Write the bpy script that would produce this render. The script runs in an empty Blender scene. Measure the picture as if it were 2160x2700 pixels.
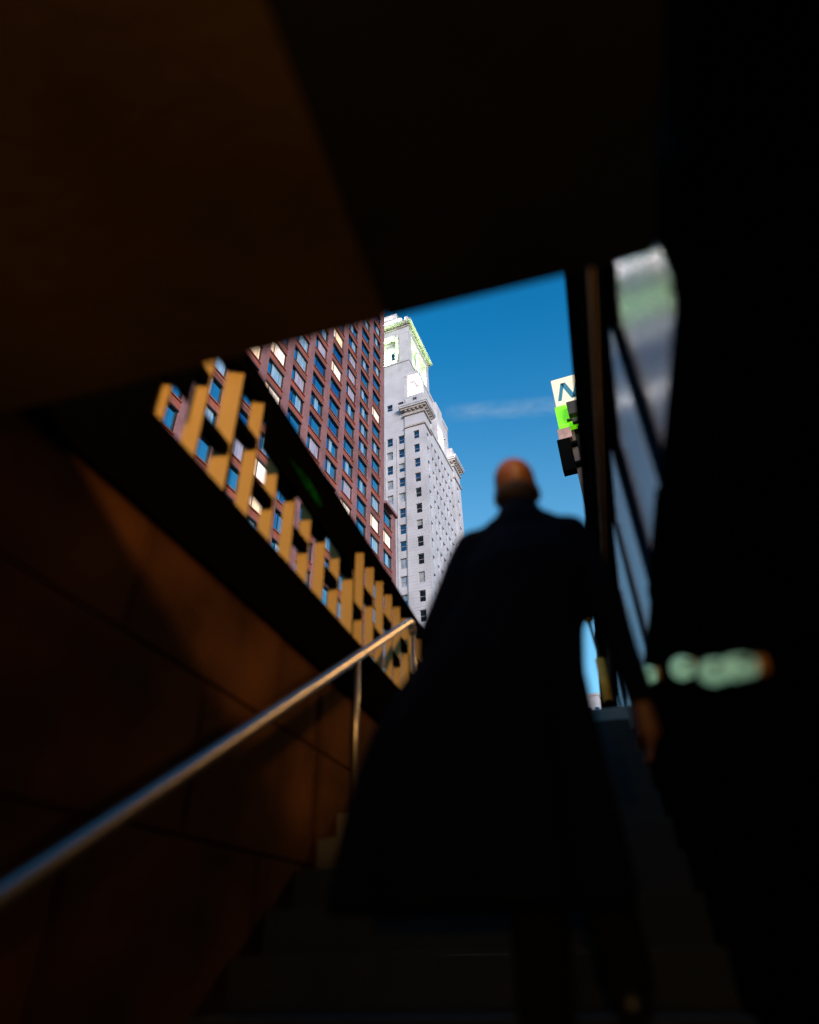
import bpy, bmesh, math, random
from mathutils import Vector, Matrix
random.seed(7)
R = math.radians
S = bpy.context.scene
C = S.collection

# ------------------------------------------------------------------ camera
ROT = ((0.36465221, -0.52226427, -0.77088832),
       (-0.9308802, -0.22416782, -0.2884629),
       (-0.02215449, 0.82279331, -0.56790876))
RM = Matrix(ROT)
ex = Vector([r[0] for r in ROT]); ey = Vector([r[1] for r in ROT]); ez = Vector([r[2] for r in ROT])
cam_d = bpy.data.cameras.new('camera')
cam = bpy.data.objects.new('camera', cam_d); C.objects.link(cam)
M4 = RM.to_4x4(); M4.translation = (0, 0, 0)
cam.matrix_world = M4
cam_d.sensor_fit = 'HORIZONTAL'; cam_d.sensor_width = 36.0
F_PX = 1648.78                      # focal length in pixels of a 2160 px wide frame
cam_d.lens = F_PX / 2160 * 36
cam_d.clip_start = 0.02; cam_d.clip_end = 20000
cam_d.dof.use_dof = True; cam_d.dof.focus_distance = 75.0; cam_d.dof.aperture_fstop = 0.78
cam_d.dof.aperture_blades = 0
S.camera = cam

# ------------------------------------------------------------------ sky, sun, exposure
AZ = R(5.8023)                       # the stairwell runs at this angle to the street grid
w = bpy.data.worlds.new('World'); S.world = w; w.use_nodes = True
nt = w.node_tree; nt.nodes.clear()
sky = nt.nodes.new('ShaderNodeTexSky'); sky.sky_type = 'NISHITA'; sky.sun_disc = False
SUN_EL, SUN_AZ = R(13), R(224)       # azimuth counter-clockwise from +X : behind and right of the camera
sky.sun_elevation = SUN_EL; sky.sun_rotation = R(90) - SUN_AZ
sky.air_density = 1.0; sky.dust_density = 0.3; sky.ozone_density = 3.0
hs = nt.nodes.new('ShaderNodeHueSaturation'); hs.inputs['Saturation'].default_value = 1.15; hs.inputs['Hue'].default_value = 0.49
bg = nt.nodes.new('ShaderNodeBackground'); bg.inputs['Strength'].default_value = 0.15
wo = nt.nodes.new('ShaderNodeOutputWorld')
nt.links.new(sky.outputs[0], hs.inputs['Color']); 
tcw = nt.nodes.new('ShaderNodeTexCoord'); sxw = nt.nodes.new('ShaderNodeSeparateXYZ'); mrw = nt.nodes.new('ShaderNodeMapRange')
mrw.inputs[1].default_value = .48; mrw.inputs[2].default_value = .80; mrw.interpolation_type = 'SMOOTHSTEP'
tnt = nt.nodes.new('ShaderNodeMix'); tnt.data_type = 'RGBA'; tnt.inputs[6].default_value = (1.3, 1.38, 1.28, 1); tnt.inputs[7].default_value = (.14, 1.08, 1.3, 1)
mul = nt.nodes.new('ShaderNodeMix'); mul.data_type = 'RGBA'; mul.blend_type = 'MULTIPLY'; mul.inputs[0].default_value = 1
nt.links.new(tcw.outputs['Generated'], sxw.inputs[0]); nt.links.new(sxw.outputs[2], mrw.inputs[0]); nt.links.new(mrw.outputs[0], tnt.inputs[0])
nt.links.new(hs.outputs[0], mul.inputs[6]); nt.links.new(tnt.outputs[2], mul.inputs[7]); nt.links.new(mul.outputs[2], bg.inputs[0])
nt.links.new(bg.outputs[0], wo.inputs[0])
sd = bpy.data.lights.new('sun', 'SUN'); sd.energy = 2.4; sd.angle = R(22); sd.color = (.98, 0.89, 0.91)
sun = bpy.data.objects.new('sun', sd); C.objects.link(sun)
sv = Vector((math.cos(SUN_EL) * math.cos(SUN_AZ), math.cos(SUN_EL) * math.sin(SUN_AZ), math.sin(SUN_EL)))
sun.rotation_euler = sv.to_track_quat('Z', 'Y').to_euler()
S.view_settings.view_transform = 'Standard'; S.view_settings.look = 'None'
S.view_settings.gamma = 1; S.view_settings.use_curve_mapping = False
S.view_settings.exposure = 0.5
S.cycles.max_bounces = 6; S.cycles.diffuse_bounces = 3; S.cycles.glossy_bounces = 4
S.cycles.transmission_bounces = 4; S.cycles.volume_bounces = 0
S.cycles.sample_clamp_indirect = 4.0
S.cycles.use_denoising = True

# ------------------------------------------------------------------ materials
def mat(name, col, rough=0.6, metal=0.0, spec=0.5, var=0.0, scale=3.0, bump=0.0, bscale=20.0, emit=None, es=0.0, wave=None, streak=None):
    m = bpy.data.materials.new(name); m.use_nodes = True
    n = m.node_tree; b = n.nodes['Principled BSDF']
    b.inputs['Base Color'].default_value = (*col, 1); b.inputs['Roughness'].default_value = rough
    b.inputs['Metallic'].default_value = metal; b.inputs['Specular IOR Level'].default_value = spec
    tc = n.nodes.new('ShaderNodeTexCoord')
    if var:
        nz = n.nodes.new('ShaderNodeTexNoise'); nz.inputs['Scale'].default_value = scale; nz.inputs['Detail'].default_value = 6
        if streak:
            mp = n.nodes.new('ShaderNodeMapping'); mp.inputs['Scale'].default_value = streak
            n.links.new(tc.outputs['Object'], mp.inputs[0]); n.links.new(mp.outputs[0], nz.inputs['Vector'])
        else:
            n.links.new(tc.outputs['Object'], nz.inputs['Vector'])
        cr = n.nodes.new('ShaderNodeMapRange'); cr.inputs[1].default_value = 0.3; cr.inputs[2].default_value = 0.7
        cr.inputs[3].default_value = 1 - var; cr.inputs[4].default_value = 1 + var
        mx = n.nodes.new('ShaderNodeMix'); mx.data_type = 'RGBA'; mx.blend_type = 'MULTIPLY'; mx.inputs[0].default_value = 1
        mx.inputs[6].default_value = (*col, 1)
        n.links.new(nz.outputs[0], cr.inputs[0]); n.links.new(cr.outputs[0], mx.inputs[7]); n.links.new(mx.outputs[2], b.inputs['Base Color'])
    if bump:
        nb = n.nodes.new('ShaderNodeTexNoise'); nb.inputs['Scale'].default_value = bscale; nb.inputs['Detail'].default_value = 4
        if streak:
            mp2 = n.nodes.new('ShaderNodeMapping'); mp2.inputs['Scale'].default_value = streak
            n.links.new(tc.outputs['Object'], mp2.inputs[0]); n.links.new(mp2.outputs[0], nb.inputs['Vector'])
        else:
            n.links.new(tc.outputs['Object'], nb.inputs['Vector'])
        bp = n.nodes.new('ShaderNodeBump'); bp.inputs['Strength'].default_value = bump; bp.inputs['Distance'].default_value = 0.02
        n.links.new(nb.outputs[0], bp.inputs['Height']); n.links.new(bp.outputs[0], b.inputs['Normal'])
    if wave:
        period, depth, lo, hi = wave       # recessed stone courses up to a height
        sx = n.nodes.new('ShaderNodeSeparateXYZ'); n.links.new(tc.outputs['Object'], sx.inputs[0])
        md = n.nodes.new('ShaderNodeMath'); md.operation = 'PINGPONG'; md.inputs[1].default_value = period / 2
        n.links.new(sx.outputs[2], md.inputs[0])
        st = n.nodes.new('ShaderNodeMapRange'); st.inputs[1].default_value = 0.0; st.inputs[2].default_value = 0.09; st.inputs[3].default_value = 0.0
        n.links.new(md.outputs[0], st.inputs[0])
        zz = n.nodes.new('ShaderNodeMapRange'); zz.inputs[1].default_value = lo; zz.inputs[2].default_value = hi; zz.inputs[3].default_value = 1; zz.inputs[4].default_value = 0.25
        n.links.new(sx.outputs[2], zz.inputs[0])
        bp = n.nodes.new('ShaderNodeBump'); bp.inputs['Distance'].default_value = depth
        n.links.new(zz.outputs[0], bp.inputs['Strength']); n.links.new(st.outputs[0], bp.inputs['Height']); n.links.new(bp.outputs[0], b.inputs['Normal'])
    if emit:
        b.inputs['Emission Color'].default_value = (*emit, 1); b.inputs['Emission Strength'].default_value = es
    return m

def brick_mat(name, c1, c2, mortar):
    m = bpy.data.materials.new(name); m.use_nodes = True
    n = m.node_tree; b = n.nodes['Principled BSDF']; b.inputs['Roughness'].default_value = 0.85
    tc = n.nodes.new('ShaderNodeTexCoord'); mp = n.nodes.new('ShaderNodeMapping')
    mp.inputs['Rotation'].default_value = (R(90), 0, 0)
    br = n.nodes.new('ShaderNodeTexBrick'); br.inputs['Scale'].default_value = 1.0
    br.inputs['Brick Width'].default_value = 0.3; br.inputs['Row Height'].default_value = 0.1; br.inputs['Mortar Size'].default_value = 0.012
    br.inputs['Color1'].default_value = (*c1, 1); br.inputs['Color2'].default_value = (*c2, 1); br.inputs['Mortar'].default_value = (*mortar, 1)
    nz = n.nodes.new('ShaderNodeTexNoise'); nz.inputs['Scale'].default_value = 0.35; nz.inputs['Detail'].default_value = 8
    cr = n.nodes.new('ShaderNodeMapRange'); cr.inputs[1].default_value = .3; cr.inputs[2].default_value = .7; cr.inputs[3].default_value = .72; cr.inputs[4].default_value = 1.25
    mx = n.nodes.new('ShaderNodeMix'); mx.data_type = 'RGBA'; mx.blend_type = 'MULTIPLY'; mx.inputs[0].default_value = 1
    geo = n.nodes.new('ShaderNodeNewGeometry')
    n.links.new(geo.outputs['Position'], mp.inputs[0]); n.links.new(mp.outputs[0], br.inputs['Vector'])
    n.links.new(geo.outputs['Position'], nz.inputs['Vector']); n.links.new(nz.outputs[0], cr.inputs[0])
    n.links.new(br.outputs[0], mx.inputs[6]); n.links.new(cr.outputs[0], mx.inputs[7]); n.links.new(mx.outputs[2], b.inputs['Base Color'])
    return m

def window_glass(name, tint, refl=0.75, rough=0.04, base=(0.01, 0.02, 0.03)):
    m = bpy.data.materials.new(name); m.use_nodes = True
    n = m.node_tree; b = n.nodes['Principled BSDF']
    b.inputs['Base Color'].default_value = (*base, 1); b.inputs['Roughness'].default_value = rough
    g = n.nodes.new('ShaderNodeBsdfGlossy'); g.inputs['Color'].default_value = (*tint, 1); g.inputs['Roughness'].default_value = rough
    mx = n.nodes.new('ShaderNodeMixShader'); mx.inputs[0].default_value = refl
    nz = n.nodes.new('ShaderNodeTexNoise'); nz.inputs['Scale'].default_value = 0.6
    geo = n.nodes.new('ShaderNodeNewGeometry'); n.links.new(geo.outputs['Position'], nz.inputs['Vector'])
    bp = n.nodes.new('ShaderNodeBump'); bp.inputs['Strength'].default_value = 0.25; bp.inputs['Distance'].default_value = 0.15
    n.links.new(nz.outputs[0], bp.inputs['Height']); n.links.new(bp.outputs[0], g.inputs['Normal'])
    out = n.nodes['Material Output']
    n.links.new(b.outputs[0], mx.inputs[1]); n.links.new(g.outputs[0], mx.inputs[2]); n.links.new(mx.outputs[0], out.inputs[0])
    return m

def curtain_glass(name, col, refl, tint=(.6, .75, .9), es=0.0, folds=14.0):
    """a pane with a curtain close behind it; es > 0 when the room is lit"""
    m = window_glass(name, tint, refl)
    n = m.node_tree; b = n.nodes['Principled BSDF']
    tc = n.nodes.new('ShaderNodeTexCoord'); wv = n.nodes.new('ShaderNodeTexNoise'); wv.inputs['Scale'].default_value = 1.0; wv.inputs['Detail'].default_value = 3
    mp = n.nodes.new('ShaderNodeMapping'); mp.inputs['Scale'].default_value = (folds, 1, .5)
    geo = n.nodes.new('ShaderNodeNewGeometry'); n.links.new(geo.outputs['Position'], mp.inputs[0]); n.links.new(mp.outputs[0], wv.inputs['Vector'])
    cr = n.nodes.new('ShaderNodeValToRGB'); cr.color_ramp.elements[0].position = .35; cr.color_ramp.elements[1].position = .65
    cr.color_ramp.elements[0].color = (*[c * .45 for c in col], 1); cr.color_ramp.elements[1].color = (*col, 1)
    n.links.new(wv.outputs[0], cr.inputs[0]); n.links.new(cr.outputs[0], b.inputs['Base Color']); b.inputs['Roughness'].default_value = .8
    if es:
        n.links.new(cr.outputs[0], b.inputs['Emission Color']); b.inputs['Emission Strength'].default_value = es
    return m

MT = dict(
    pier=brick_mat('purple_brown_brick', (.29, .11, .11), (.21, .075, .08), (.20, .12, .12)),
    spandrel=brick_mat('orange_red_brick', (.36, .085, .045), (.25, .055, .035), (.18, .06, .045)),
    wframe=mat('dark_bronze_frame', (.012, .012, .014), .4),
    blue=window_glass('sky_blue_window_glass', (.45, .90, 1.0), .85),
    blue2=window_glass('deep_blue_window_glass', (.25, .62, .92), .8),
    pale=curtain_glass('window_glass_over_pale_curtain', (.55, .72, .85), .45, (.6, .95, 1)),
    lav=curtain_glass('window_glass_over_lavender_curtain', (.62, .52, .62), .25),
    lit=curtain_glass('lit_window_glass_over_curtain', (1.0, .80, .68), .05, es=.62),
    warm=curtain_glass('lit_window_glass_warm_lamp', (1.0, .68, .42), .05, es=.7),
    stone=mat('pale_grey_limestone', (.46, .445, .49), .8, var=.14, scale=.25, wave=(.62, .05, 45, 88)),
    stone2=mat('pale_grey_limestone_dressed', (.47, .455, .49), .8, var=.16, scale=.5),
    cornice=mat('darker_limestone_cornice', (.36, .32, .31), .85, var=.3, scale=1.2),
    cornice_thin=mat('lighter_brick_soldier_course', (.32, .16, .15), .9),
    slate=window_glass('dark_slate_window_glass', (.10, .26, .38), .6, base=(.01, .012, .016)),
    slatepale=curtain_glass('slate_window_glass_half_blind', (.42, .44, .46), .25, (.4, .6, .75)),
    mirror=window_glass('pale_window_glass', (.50, .60, .78), .7),
    concrete=mat('stained_brown_concrete', (.048, .019, .006), .95, spec=.05, var=.85, scale=1.7, bump=.3, bscale=8),
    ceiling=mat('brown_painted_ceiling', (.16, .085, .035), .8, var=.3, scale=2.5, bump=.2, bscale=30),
    ceilingdark=mat('black_ceiling', (.02, .018, .016), .8, var=.3, scale=4),
    steel=mat('black_painted_steel', (.0025, .0025, .0025), 1.0, spec=.0, bump=.05, bscale=60),
    matte=mat('matt_black_wall_panel', (.004, .004, .004), 1.0, spec=0.0, bump=.1),
    sidewalk=mat('grey_sidewalk_concrete', (.25, .24, .23), .9, var=.2, scale=1.5, bump=.2),
    asphalt=mat('asphalt', (.05, .05, .052), .9, var=.2, scale=2, bump=.3, bscale=40),
    gold=mat('ochre_painted_steel', (.56, .40, .15), .5, var=.12, scale=6, streak=(1, 1, .25)),
    gloss=mat('polished_black_wall_panel', (.004, .004, .005), .20, spec=.17, bump=.35, bscale=3.0, streak=(5, 1, .35), var=.2),
    chrome=mat('brushed_stainless_steel', (.42, .40, .38), .38, metal=1.0, bump=.04, bscale=80),
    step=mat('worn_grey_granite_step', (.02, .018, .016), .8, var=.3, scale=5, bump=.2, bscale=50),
    nosing=mat('dark_abrasive_nosing', (.03, .03, .03), .8),
    coat=mat('navy_black_wool_coat', (.004, .004, .012), .9, spec=.15, bump=.3, bscale=60),
    trouser=mat('black_trouser_cloth', (.008, .008, .01), .9, spec=.1),
    shoe=mat('black_leather', (.01, .01, .01), .4),
    skin=mat('warm_brown_skin', (.26, .095, .030), .45, var=.15, scale=12),
    hair=mat('short_dark_grey_hair', (.045, .028, .022), .85, var=.3, scale=60),
    darkbld=mat('dark_brown_brick_building', (.018, .014, .013), .9, var=.3, scale=1.0),
    edgestone=mat('brownish_grey_corner_stone', (.075, .055, .045), .8, var=.3, scale=1.5),
    signw=mat('lit_cream_sign_face', (.42, .36, .24), .4, emit=(1.0, .88, .62), es=.55, var=.08, scale=3),
    signt=mat('teal_sign_letter', (.03, .16, .24), .5, emit=(.02, .10, .16), es=.3),
    signg=mat('lit_green_sign_face', (.2, .7, .02), .4, emit=(.12, .62, .005), es=.6, var=.3, scale=2.5),
    copper=mat('rosy_copper_metal', (.42, .24, .20), .5, var=.25, scale=3),
    greenlit=mat('green_floodlight_lens', (.2, .9, .2), .4, emit=(.25, 1, .2), es=4),
    whitelit=mat('white_floodlight_lens', (.9, .9, .9), .4, emit=(1, .95, .88), es=4),
    lampw=mat('lit_greenish_fluorescent_diffuser', (.6, .8, .65), .5, emit=(.36, .72, .48), es=.24, var=.5, scale=25),
    sodium=mat('lit_sodium_lamp_lens', (1, .6, .2), .5, emit=(1, .5, .14), es=6),
    lampmetal=mat('grey_lamp_metal', (.2, .2, .2), .5, metal=.6),
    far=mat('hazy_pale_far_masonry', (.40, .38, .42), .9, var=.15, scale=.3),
    orange_metal=mat('bright_orange_metal', (.92, .38, .04), .5, var=.2, scale=10),
)

MT['gloss'].node_tree.nodes['Principled BSDF'].inputs['Specular Tint'].default_value = (.42, .66, 1.0, 1)
# ------------------------------------------------------------------ helpers
class MB:
    def __init__(s): s.v = []; s.f = []; s.m = []
    def box(s, x0, x1, y0, y1, z0, z1, mi=0):
        b = len(s.v)
        s.v += [(x0, y0, z0), (x1, y0, z0), (x1, y1, z0), (x0, y1, z0), (x0, y0, z1), (x1, y0, z1), (x1, y1, z1), (x0, y1, z1)]
        s.f += [tuple(b + i for i in q) for q in ((0, 3, 2, 1), (4, 5, 6, 7), (0, 1, 5, 4), (1, 2, 6, 5), (2, 3, 7, 6), (3, 0, 4, 7))]
        s.m += [mi] * 6; return s
    def quad(s, a, b, c, d, mi=0):
        n = len(s.v); s.v += [a, b, c, d]; s.f.append((n, n + 1, n + 2, n + 3)); s.m.append(mi); return s
    def prism(s, pts, y0, y1, mi=0):          # polygon in xz extruded along y
        n = len(s.v); k = len(pts)
        s.v += [(p[0], y0, p[1]) for p in pts] + [(p[0], y1, p[1]) for p in pts]
        s.f.append(tuple(range(n, n + k))); s.f.append(tuple(range(n + 2 * k - 1, n + k - 1, -1)))
        s.f += [(n + i, n + k + i, n + k + (i + 1) % k, n + (i + 1) % k) for i in range(k)]
        s.m += [mi] * (k + 2); return s
    def plan(s, pts, z0, z1, mi=0):           # polygon in xy extruded upward
        n = len(s.v); k = len(pts)
        s.v += [(p[0], p[1], z0) for p in pts] + [(p[0], p[1], z1) for p in pts]
        s.f.append(tuple(range(n, n + k))); s.f.append(tuple(range(n + 2 * k - 1, n + k - 1, -1)))
        s.f += [(n + i, n + k + i, n + k + (i + 1) % k, n + (i + 1) % k) for i in range(k)]
        s.m += [mi] * (k + 2); return s
    def tube(s, pts, r, seg=14, mi=0, radii=None):
        pts = [Vector(p) for p in pts]; n0 = len(s.v); up = Vector((0, 0, 1))
        for i, p in enumerate(pts):
            d = (pts[min(i + 1, len(pts) - 1)] - pts[max(i - 1, 0)]).normalized()
            a = d.cross(up); a = a.normalized() if a.length > .05 else Vector((1, 0, 0)); b = d.cross(a).normalized()
            rr = radii[i] if radii else r
            for k in range(seg):
                t = 2 * math.pi * k / seg; q = p + a * math.cos(t) * rr + b * math.sin(t) * rr
                s.v.append(tuple(q))
        for i in range(len(pts) - 1):
            for k in range(seg):
                s.f.append((n0 + i * seg + k, n0 + i * seg + (k + 1) % seg, n0 + (i + 1) * seg + (k + 1) % seg, n0 + (i + 1) * seg + k)); s.m.append(mi)
        s.f.append(tuple(n0 + k for k in range(seg))); s.f.append(tuple(n0 + (len(pts) - 1) * seg + k for k in reversed(range(seg)))); s.m += [mi, mi]
        return s
    def capsule(s, a, ra, b, rb, seg=16, squash=None):
        a = Vector(a); b = Vector(b); d = (b - a); L = d.length; d = d.normalized() if L > 1e-6 else Vector((0, 0, 1))
        pts = []; rad = []
        for i in range(1, 7):
            t = math.pi / 2 * (1 - i / 6); pts.append(a - d * ra * math.sin(t)); rad.append(max(ra * math.cos(t), .0005))
        for i in range(6):
            t = math.pi / 2 * (i / 5.0); pts.append(b + d * rb * math.sin(t)); rad.append(max(rb * math.cos(t), .0005))
        n0 = len(s.v); up = Vector((0, 0, 1)) if abs(d.z) < .9 else Vector((1, 0, 0))
        e1 = d.cross(up).normalized(); e2 = d.cross(e1).normalized()
        for p, rr in zip(pts, rad):
            for k in range(seg):
                t = 2 * math.pi * k / seg; s.v.append(tuple(p + e1 * math.cos(t) * rr + e2 * math.sin(t) * rr))
        for i in range(len(pts) - 1):
            for k in range(seg):
                s.f.append((n0 + i * seg + k, n0 + i * seg + (k + 1) % seg, n0 + (i + 1) * seg + (k + 1) % seg, n0 + (i + 1) * seg + k)); s.m.append(0)
        s.f.append(tuple(n0 + k for k in range(seg))); s.f.append(tuple(n0 + (len(pts) - 1) * seg + k for k in reversed(range(seg)))); s.m += [0, 0]
        return s
    def ellipsoid(s, c, r, seg=20, rings=12, rot=None):
        n0 = len(s.v); M = rot or Matrix.Identity(3); c = Vector(c)
        for i in range(rings + 1):
            t = math.pi * i / rings
            for k in range(seg):
                a = 2 * math.pi * k / seg
                s.v.append(tuple(c + M @ Vector((r[0] * math.sin(t + .0001) * math.cos(a), r[1] * math.sin(t + .0001) * math.sin(a), r[2] * math.cos(t)))))
        for i in range(rings):
            for k in range(seg):
                s.f.append((n0 + i * seg + k, n0 + (i + 1) * seg + k, n0 + (i + 1) * seg + (k + 1) % seg, n0 + i * seg + (k + 1) % seg)); s.m.append(0)
        return s
    def mesh(s, name, mats, smooth=False):
        me = bpy.data.meshes.new(name); me.from_pydata(s.v, [], s.f)
        for m in (mats if isinstance(mats, (list, tuple)) else [mats]): me.materials.append(m)
        for p, i in zip(me.polygons, s.m): p.material_index = i; p.use_smooth = smooth
        bm = bmesh.new(); bm.from_mesh(me); bmesh.ops.recalc_face_normals(bm, faces=bm.faces); bm.to_mesh(me); bm.free()
        me.update(); return me

def put(name, me, parent=None, loc=(0, 0, 0), rz=None, kind=None):
    o = bpy.data.objects.new(name, me); C.objects.link(o); o.location = loc
    if rz is not None: o.rotation_euler = (0, 0, rz)
    if parent: o.parent = parent
    if kind: o['kind'] = kind
    return o
def build(name, mb, mats, parent=None, loc=(0, 0, 0), rz=None, kind=None, smooth=False, bevel=0):
    o = put(name, mb.mesh(name, mats, smooth), parent, loc, rz, kind)
    if bevel:
        b = o.modifiers.new('bevel', 'BEVEL'); b.width = bevel; b.segments = 2; b.limit_method = 'ANGLE'
    return o
def thing(name, label, cat, loc=(0, 0, 0), rz=0, group=None):
    o = bpy.data.objects.new(name, None); C.objects.link(o); o.location = loc; o.rotation_euler = (0, 0, rz)
    o['label'] = label; o['category'] = cat
    if group: o['group'] = group
    return o
def tag(o, label, cat, group=None):
    o['label'] = label; o['category'] = cat
    if group: o['group'] = group
    return o
def proj(p):                                   # pixel (in a 1725 x 2156 frame) where a world point falls, used only to skip pieces nothing shows
    c = RM.transposed() @ Vector(p)
    if c.z > -1e-3: return (-9e3, -9e3)
    return ((c.x / -c.z * F_PX + 1080) * .79861, (-c.y / -c.z * F_PX + 1350) * .79861)

STREET = 1.50                                  # street level above the camera
D = 1.50                                       # left side of the stairwell
RW = -0.336                                    # right side
UTOP = 5.20                                    # top riser
SLAB_U = 0.948

# ------------------------------------------------------------------ ground
g = MB()
for a in ((-400, 400, D + .30, 9.0), (-400, 400, -6.0, RW - .22)):
    g.box(a[0], a[1], a[2], a[3], STREET - .18, STREET)
g.box(UTOP, 400, RW - .22, D + .30, STREET - .18, STREET)
build('sidewalk', g, MT['sidewalk'], rz=AZ, kind='structure')
g = MB().box(-600, 900, 9.0, 600, STREET - .5, STREET - .14).box(-600, 900, -600, -6.0, STREET - .5, STREET - .14)
build('road', g, MT['asphalt'], rz=AZ, kind='structure')
g = MB().box(-9, .15, RW, D, -1.95, -1.78)
build('passage_floor', g, MT['step'], rz=AZ, kind='structure')

# ------------------------------------------------------------------ stairs
st = bpy.data.objects.new('stairs', None); C.objects.link(st); st.rotation_euler = (0, 0, AZ); st['kind'] = 'structure'
RISE, RUN = .17, .274
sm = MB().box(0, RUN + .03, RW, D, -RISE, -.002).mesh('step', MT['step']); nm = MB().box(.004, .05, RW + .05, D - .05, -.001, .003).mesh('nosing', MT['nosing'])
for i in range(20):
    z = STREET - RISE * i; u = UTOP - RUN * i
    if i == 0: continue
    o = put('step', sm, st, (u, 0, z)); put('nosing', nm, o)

# ------------------------------------------------------------------ ceiling slab over the foot of the stairs
cs = thing('ceiling_slab', 'brown concrete slab edge hanging over the foot of the stairs', 'ceiling', (0, 0, 0), AZ)
cs['kind'] = 'structure'; del cs['category']
split = -0.215 + .509  # soffit is brown to the left of this line, near black to the right
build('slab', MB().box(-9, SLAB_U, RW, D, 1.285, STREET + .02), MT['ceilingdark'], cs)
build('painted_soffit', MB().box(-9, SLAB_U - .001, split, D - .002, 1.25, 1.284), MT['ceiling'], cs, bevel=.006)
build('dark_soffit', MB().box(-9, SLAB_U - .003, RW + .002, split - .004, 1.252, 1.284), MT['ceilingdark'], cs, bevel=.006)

# ------------------------------------------------------------------ left wall
lw = thing('stair_wall', 'stained brown concrete panel wall on the left side of the stairs', 'wall', (0, D, 0), 0)
lw.location = Matrix.Rotation(AZ, 3, 'Z') @ Vector((0, D, 0)); lw.rotation_euler = (0, 0, AZ)
build('backing', MB().box(-9, UTOP + 1.2, .04, .30, -1.95, 1.40), MT['concrete'], lw)
rr = random.Random(3)
for j, (z0, z1) in enumerate(((-1.9, -1.2), (-1.19, -.36), (-.35, .34), (.35, .93), (.94, 1.398))):
    u = -3.0 + (.55 if j % 2 else 0)
    while u < UTOP + .5:
        wd = 1.18
        build('wall_panel', MB().box(0, wd - .012, 0, .04, 0, z1 - z0), MT['concrete'], lw, (u, rr.uniform(0, .006), z0), bevel=.006); u += wd

# ------------------------------------------------------------------ woven steel fence on the left curb
RZ = Matrix.Rotation(AZ, 3, 'Z')
def W(u, l, z): return RZ @ Vector((u, l, z))
FEND = 4.55 * D
fence = thing('stair_fence', 'black woven steel fence with ochre fins along the left curb of the stairs', 'fence', W(0, D, 0), AZ)
build('curb_fascia', MB().box(1.02 * D - .1, FEND + .1, -.02, .16, 1.40, 1.217 * D), MT['steel'], fence, bevel=.004)
build('end_panel', MB().box(-3.0, 1.02 * D, -.018, .14, 1.40, 2.75).box(1.0201 * D, 1.16 * D, -.012, -.002, 1.375 * D, 2.75), MT['steel'], fence)
# top rail: flat plate and a cap
build('top_rail', MB().box(-3.0, FEND, 0, .082, 1.775 * D, 1.85 * D), MT['steel'], fence)
build('rail_cap', MB().box(-3.0, FEND + .02, -.012, .10, 1.852 * D, 1.872 * D), MT['steel'], fence, bevel=.006)
finU = [1.078, 1.245, 1.42, 1.585, 1.755, 1.929, 2.095, 2.267, 2.445, 2.64, 2.795, 2.965, 3.14, 3.32, 3.50, 3.68, 3.86, 4.04]
posts = {2, 9, 16}
build('end_panel', MB().box(4.06 * D, FEND, -.01, .10, 1.218 * D, 1.774 * D), MT['steel'], fence)
zb, zt = 1.217 * D, 1.775 * D
def slat(dx, dy, g, b):
    return MB().plan([(0, 0), (-dx, dy), (-dx + g, dy + .002), (g, .0)], 0, zt - zb, 0).plan([(g + .0003, -.001), (-dx + g + .0003, dy + .003), (-dx + b, dy + .003), (b, -.001)], 0, zt - zb, 1)
fm = slat(.042, .057, .004, .013).mesh('fin', [MT['gold'], MT['steel']])
pm = slat(.052, .074, .005, .036).mesh('post', [MT['gold'], MT['steel']])
for k, uu in enumerate(finU):
    put('post' if k in posts else 'fin', pm if k in posts else fm, fence, (uu * D, 0, zb))
for k in range(0, len(finU)):
    u1 = finU[k] * D - .007; u0 = (finU[k - 1] * D if k else (.98 * D)) + .012
    if k - 1 in posts: u0 += .025
    zz = (1.375, 1.422) if k % 2 == 0 else (1.531, 1.582)
    build('cross_bar', MB().plan([(u0, .001), (u1, .001), (u1 - .042, .058), (u0 - .042, .058)], zz[0] * D, zz[1] * D), MT['steel'], fence)
sp = build('sign_panel', MB().box(1.60 * D, 2.59 * D, -.035, -.008, 1.553 * D, 1.80 * D), mat('satin_black_enamel_sign', (.0025, .003, .0025), 1.0, spec=.0, var=.2), rz=AZ, bevel=.004)
sp.location = W(0, D, 0)
tag(sp, 'black sign panel with a painted green glint fixed over the ochre finned fence', 'sign')
gd = mat('dim_green_painted_glint', (.004, .075, .010), .8, spec=0, var=.8, scale=9)  # green reflection on the panel, painted as a flat shape
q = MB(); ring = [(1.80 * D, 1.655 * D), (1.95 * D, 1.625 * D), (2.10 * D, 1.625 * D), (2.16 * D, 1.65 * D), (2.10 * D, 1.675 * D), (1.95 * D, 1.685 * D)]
q.prism(ring, -.039, -.0352); build('green_glint', q, gd, sp)

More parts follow.
